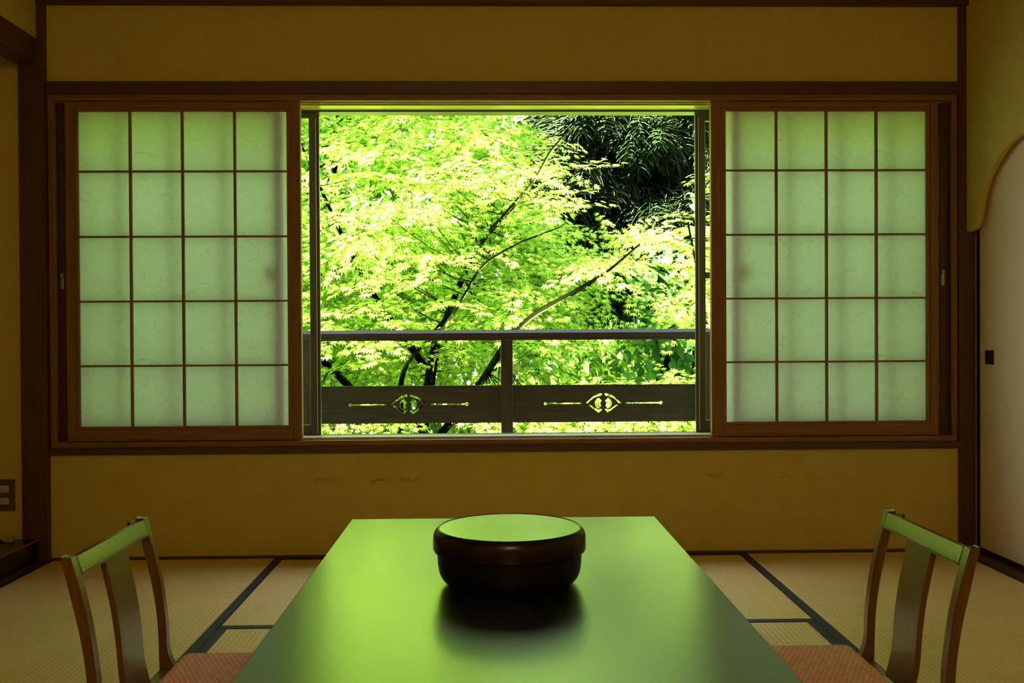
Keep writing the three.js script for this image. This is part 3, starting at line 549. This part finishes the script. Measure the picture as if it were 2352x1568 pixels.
// the large maple in front of the balcony
const n1 = maple('bright yellow-green maple tree with long arching branches close to the balcony', 11, [
  { p: [[-0.9, -3.1, -4.6], [-0.8, -1.6, -4.5], [-0.62, -0.3, -4.2], [-0.41, 0.80, -3.7]], r: [0.11, 0.08, 0.06, 0.035] },
  { p: [[-0.41, 0.8, -3.7], [-0.378, 0.818, -3], [-0.191, 1.084, -2.85], [-0.042, 1.316, -2.8], [0.194, 1.461, -2.8], [0.492, 1.583, -2.85]], r: [0.022, 0.013, 0.010, 0.008, 0.004] },
  { p: [[-0.6, -0.2, -4.15], [-0.1, 0.45, -3.6], [0.134, 0.815, -2.95], [0.293, 0.977, -2.8], [0.569, 1.135, -2.75], [0.774, 1.257, -2.75], [1.024, 1.463, -2.85]], r: [0.035, 0.028, 0.021, 0.019, 0.014, 0.006] },
  { p: [[-0.41, 0.8, -3.75], [-0.12, 1.45, -3.6], [0.168, 1.738, -2.9], [0.313, 1.9, -2.8], [0.432, 2.105, -2.8], [0.584, 2.262, -2.85]], r: [0.026, 0.018, 0.012, 0.010, 0.005] },
  { p: [[-0.5, 0.6, -3.8], [-0.95, 1.25, -3.8], [-1.25, 1.9, -3.7], [-1.5, 2.5, -3.6]], r: [0.028, 0.02, 0.012, 0.006] },
  { p: [[-0.72, -0.9, -4.3], [-0.70, 0.1, -3.9], [-0.658, 0.553, -3.6], [-0.526, 0.749, -3.5], [-0.30, 1.0, -3.3]], r: [0.03, 0.022, 0.015, 0.008] },
  { p: [[-0.70, 0.0, -4.0], [-1.3, 0.7, -3.6], [-2.0, 1.3, -3.4], [-2.8, 1.8, -3.2]], r: [0.035, 0.025, 0.014, 0.008] },
], (R) => {
  const x = -3.4 + R() * 4.7, y = -1.8 + R() * 6.2, z = -5.5 + R() * 2.72;
  if (vn(x * 1.5 + z * 0.8 + 40, y * 2.1 - z * 0.6 + 40, 999, 999, 61) < 0.33) return null;
  if (y > 1.75 && x > 0.26 + (2.5 - y) * 0.62) return null;
  if (x > 1.02 && y > 1.10 && y < 1.60 && R() < 0.85) return null;
  if (x > 0.75 && y > 0.42 && y < 0.82) return null;
  return V(x, y, z);
}, 1180, 0.045, 132);
// second maple towards the cedar
const n2 = maple('smaller bright maple tree growing in front of the cedar trunk', 23, [
  { p: [[2.1, -3.1, -4.4], [2.0, -1.6, -4.3], [1.9, -0.3, -4.1], [1.75, 0.6, -3.8]], r: [0.08, 0.06, 0.045, 0.025] },
  { p: [[1.75, 0.6, -3.8], [1.62, 1.1, -3.6], [1.50, 1.6, -3.5], [1.42, 2.05, -3.5]], r: [0.018, 0.012, 0.008, 0.004] },
  { p: [[1.9, -0.3, -4.1], [1.4, 0.1, -3.6], [0.9, 0.3, -3.3]], r: [0.02, 0.012, 0.006] },
  { p: [[1.9, 0.0, -4.1], [2.4, 0.8, -3.6], [3.0, 1.4, -3.3]], r: [0.03, 0.02, 0.01] },
], (R) => {
  const x = 0.7 + R() * 3.0, y = -1.6 + R() * 4.3, z = -4.9 + R() * 2.1;
  if (vn(x * 1.5 + z * 0.8 + 60, y * 2.1 - z * 0.6 + 60, 999, 999, 62) < 0.26) return null;
  if (x < 2.0 && y > 0.50 && y < 0.85) return null;
  if (x < 1.72 && x > 0.9 && y > 1.08 && y < 1.6 && R() < 0.9) return null;
  if (x < 2.3 && y > 1.55 && (x < 1.36 || y > 1.95 || R() < 0.6)) return null;
  if (x < 1.15 && y > 0.9) return null;
  return V(x, y, z);
}, 450, 0.045, 128);
console.log('maple leaves', n1, n2);

// cedar with drooping cord-like sprays
{
  const t = thing('cedar_tree', 'tall cedar with furrowed reddish trunk and dark green drooping sprays', 'tree'), R = rng(91), N = () => R() + R() + R() - 1.5;
  const bark = std(C(0.30, 0.20, 0.15), 0.95, { map: woodMap, bumpMap: woodBump, bumpScale: 0.01 });
  mesh('trunk', taper([V(1.95, -3.1, -6.6), V(1.92, -1, -6.55), V(1.885, 0.5, -6.5), V(1.84, 2.4, -6.5), V(1.82, 4.5, -6.5), V(1.8, 7, -6.5)], [0.20, 0.16, 0.13, 0.13, 0.12, 0.07], 36, 60, 0.10), bark, t);
  const sprays = [], geos = [];
  const limb = (y, az, L) => { const d = V(Math.cos(az), -0.18, Math.sin(az)), a = V(1.84, y, -6.5), b = a.clone().addScaledVector(d, L * 0.5), c = a.clone().addScaledVector(d, L).add(V(0, -0.12 * L, 0)); mesh('branch', taper([a, b, c], [0.030, 0.018, 0.008], 6, 8), bark, t); return new THREE.CatmullRomCurve3([a, b, c]); };
  const curves = [];
  for (let i = 0; i < 22; i++) curves.push(limb(1.45 + i * 0.105, i * 2.4 + 1.2, 0.9 + R() * 0.9));
  for (let i = 0; i < 8; i++) curves.push(limb(2.3 + i * 0.17, 2.5 + (i % 3) * 0.32, 1.1 + R() * 0.4));
  // one spray: a stem with curved tapering branchlets
  const spray = (seed) => { const q = rng(seed), g = [], n = () => q() + q() + q() - 1.5; g.push(taper([V(0, 0, 0), V(0, 0.14, 0.02), V(0, 0.28, -0.03)], [0.006, 0.003], 3, 3));
    for (let i = 0; i < 26; i++) { const f = i / 26, y = 0.02 + f * 0.26, a = i * 2.4 + n() * 0.4, L = 0.18 * (1 - f * 0.5) * (0.75 + q() * 0.5), dx = Math.cos(a), dz = Math.sin(a) * 0.7;
      g.push(taper([V(0, y, 0), V(dx * L * 0.5, y + L * 0.35, dz * L * 0.5), V(dx * L * 0.8 + n() * 0.02, y + L * 0.95, dz * L * 0.8 + n() * 0.02)], [0.006, 0.0095, 0.002], 4, 4)); }
    return mergeGeometries(g); };
  const G = spray(4);
  for (let i = 0; i < 2600; i++) {
    const c = curves[Math.floor(R() * curves.length)], f = 0.3 + 0.7 * R(), p = c.getPoint(f).add(V(N() * 0.22, N() * 0.14 - 0.04, N() * 0.22));
    const out = p.clone().sub(V(1.84, p.y, -6.5)).normalize(), d = out.multiplyScalar(0.6).add(V(N() * 0.5, -0.75 + N() * 0.45, N() * 0.5)).normalize(), x = d.clone().cross(V(N(), 1, N() + 0.3)).normalize(), z = x.clone().cross(d), s = 0.85 + R() * 0.6;
    if (p.x < 0.75 && p.z > -6.5) continue;
    sprays.push({ p, m: new THREE.Matrix4().makeBasis(x.multiplyScalar(s), d.multiplyScalar(s), z.multiplyScalar(s)).setPosition(p), c: Math.floor(R() * 3) });
  }
  const cm = [std(C(0.32, 0.62, 0.18), 0.8), std(C(0.40, 0.68, 0.22), 0.8), std(C(0.22, 0.48, 0.12), 0.8)];
  foliage(t, 'needle_spray', G, cm, sprays, 280);
}
// broad-leaved evergreen climbing beside the trunk
{
  const t = thing('evergreen_shrub', 'broad-leaved evergreen shrub with glossy dark leaves beside the cedar trunk', 'shrub'), R = rng(37), N = () => R() + R() + R() - 1.5;
  const s = new THREE.Shape(); s.moveTo(0, 0); s.quadraticCurveTo(0.34, 0.3, 0.22, 0.7); s.quadraticCurveTo(0.12, 0.92, 0, 1); s.quadraticCurveTo(-0.12, 0.92, -0.22, 0.7); s.quadraticCurveTo(-0.34, 0.3, 0, 0);
  const g = new THREE.ShapeGeometry(s, 4), p = g.attributes.position; for (let i = 0; i < p.count; i++) p.setZ(i, 0.35 * Math.abs(p.getX(i)) - 0.22 * p.getY(i) * p.getY(i)); g.computeVertexNormals();
  const mats = [phy(C(0.06, 0.22, 0.035), 0.7, { transmission: 0.2 }), phy(C(0.09, 0.28, 0.04), 0.7, { transmission: 0.2 }), phy(C(0.18, 0.38, 0.05), 0.7, { transmission: 0.25 })];
  const list = [];
  const stems = [[V(1.7, -3.1, -5.6), V(1.65, -0.5, -5.5), V(1.6, 0.9, -5.3), V(1.55, 1.7, -5.2)], [V(1.75, -3.1, -5.6), V(1.85, -0.5, -5.5), V(1.9, 0.7, -5.3), V(1.8, 1.5, -5.1)]];
  for (const st of stems) mesh('stem', taper(st, [0.03, 0.02, 0.012, 0.006], 6, 16), barkMat, t);
  for (let i = 0; i < 620; i++) {
    const q = V(1.62 + N() * 0.42, 0.95 + N() * 0.85, -5.2 + N() * 0.35); if (q.y < 0.75 && R() < 0.35) continue;
    const d = V(N() * 0.9, -0.35 + N() * 0.5, 0.35 + N() * 0.6).normalize(), nn = V(N() * 0.5, 0.8, 0.7 + N() * 0.4).normalize(), x = d.clone().cross(nn).normalize(), z = x.clone().cross(d), sz = 0.10 + R() * 0.06;
    list.push({ p: q, m: new THREE.Matrix4().makeBasis(x.multiplyScalar(sz), d.multiplyScalar(sz), z.multiplyScalar(sz)).setPosition(q), c: R() < 0.5 ? 0 : R() < 0.7 ? 1 : 2 });
  }
  foliage(t, 'leaf', g, mats, list);
}
// darker trees further back
{
  const s = new THREE.Shape(); s.moveTo(0, 0); s.quadraticCurveTo(0.36, 0.4, 0, 1); s.quadraticCurveTo(-0.36, 0.4, 0, 0);
  const g = new THREE.ShapeGeometry(s, 2), p = g.attributes.position; for (let i = 0; i < p.count; i++) p.setZ(i, 0.3 * Math.abs(p.getX(i)) - 0.2 * p.getY(i) * p.getY(i)); g.computeVertexNormals();
  const spots = [[-5.2, -9.5, 2.6, 'dark green tree behind the maple on the alcove side'], [-1.9, -9.0, 2.5, 'dense dark green tree directly behind the large maple'], [0.7, -9.8, 2.3, 'dark green tree between the large maple and the cedar'], [4.6, -9.0, 2.6, 'dark green tree behind the cedar on the paper door side'], [-6.2, -5.2, 2.1, 'mid green tree beside the large maple on the alcove side'], [5.6, -5.0, 2.1, 'mid green tree beside the smaller maple on the paper door side'], [2.7, -10.5, 2.4, 'dark green tree far behind the cedar trunk'], [-3.6, -11.0, 2.6, 'dark green tree far behind the large maple trunk']];
  const mats = [leafMat(C(0.18, 0.40, 0.05), 0.3), leafMat(C(0.26, 0.48, 0.055), 0.3), leafMat(C(0.34, 0.55, 0.07), 0.3)];
  spots.forEach(([x, z, r, label], k) => {
    const t = thing('garden_tree', label, 'tree', 'trees further back in the garden'), R = rng(200 + k), N = () => R() + R() + R() - 1.5, list = [];
    mesh('trunk', taper([V(x, -3.1, z), V(x + 0.1, -1, z), V(x - 0.05, 1.2, z), V(x, 7.5, z)], [0.18, 0.14, 0.10, 0.04], 10, 20), barkMat, t);
    const clumps = []; for (let i = 0; i < 150; i++) { const a = R() * 6.28, e = Math.acos(2 * R() - 1), q = r * Math.pow(R(), 0.33); clumps.push(V(x + q * Math.sin(e) * Math.cos(a), 3.0 + q * Math.cos(e) * 2.2, z + q * Math.sin(e) * Math.sin(a) * 0.6)); }
    for (let i = 0; i < 22000; i++) {
      const c = clumps[i % 150], q = V(c.x + N() * 0.6, c.y + N() * 0.32, c.z + N() * 0.6), d = V(N(), -0.4 + N() * 0.5, 0.3 + N()).normalize(), x2 = d.clone().cross(V(N() * 0.5, 1, 0.3 + N() * 0.5)).normalize(), z2 = x2.clone().cross(d), sz = 0.16 + R() * 0.10;
      list.push({ p: q, m: new THREE.Matrix4().makeBasis(x2.multiplyScalar(sz), d.multiplyScalar(sz), z2.multiplyScalar(sz)).setPosition(q), c: Math.floor(R() * 3) });
    }
    foliage(t, 'leaf', g, mats, list, 120);
  });
}

scene.traverse((o) => { if (o.isMesh) { o.castShadow = true; o.receiveShadow = true; } });
renderer.render(scene, camera);
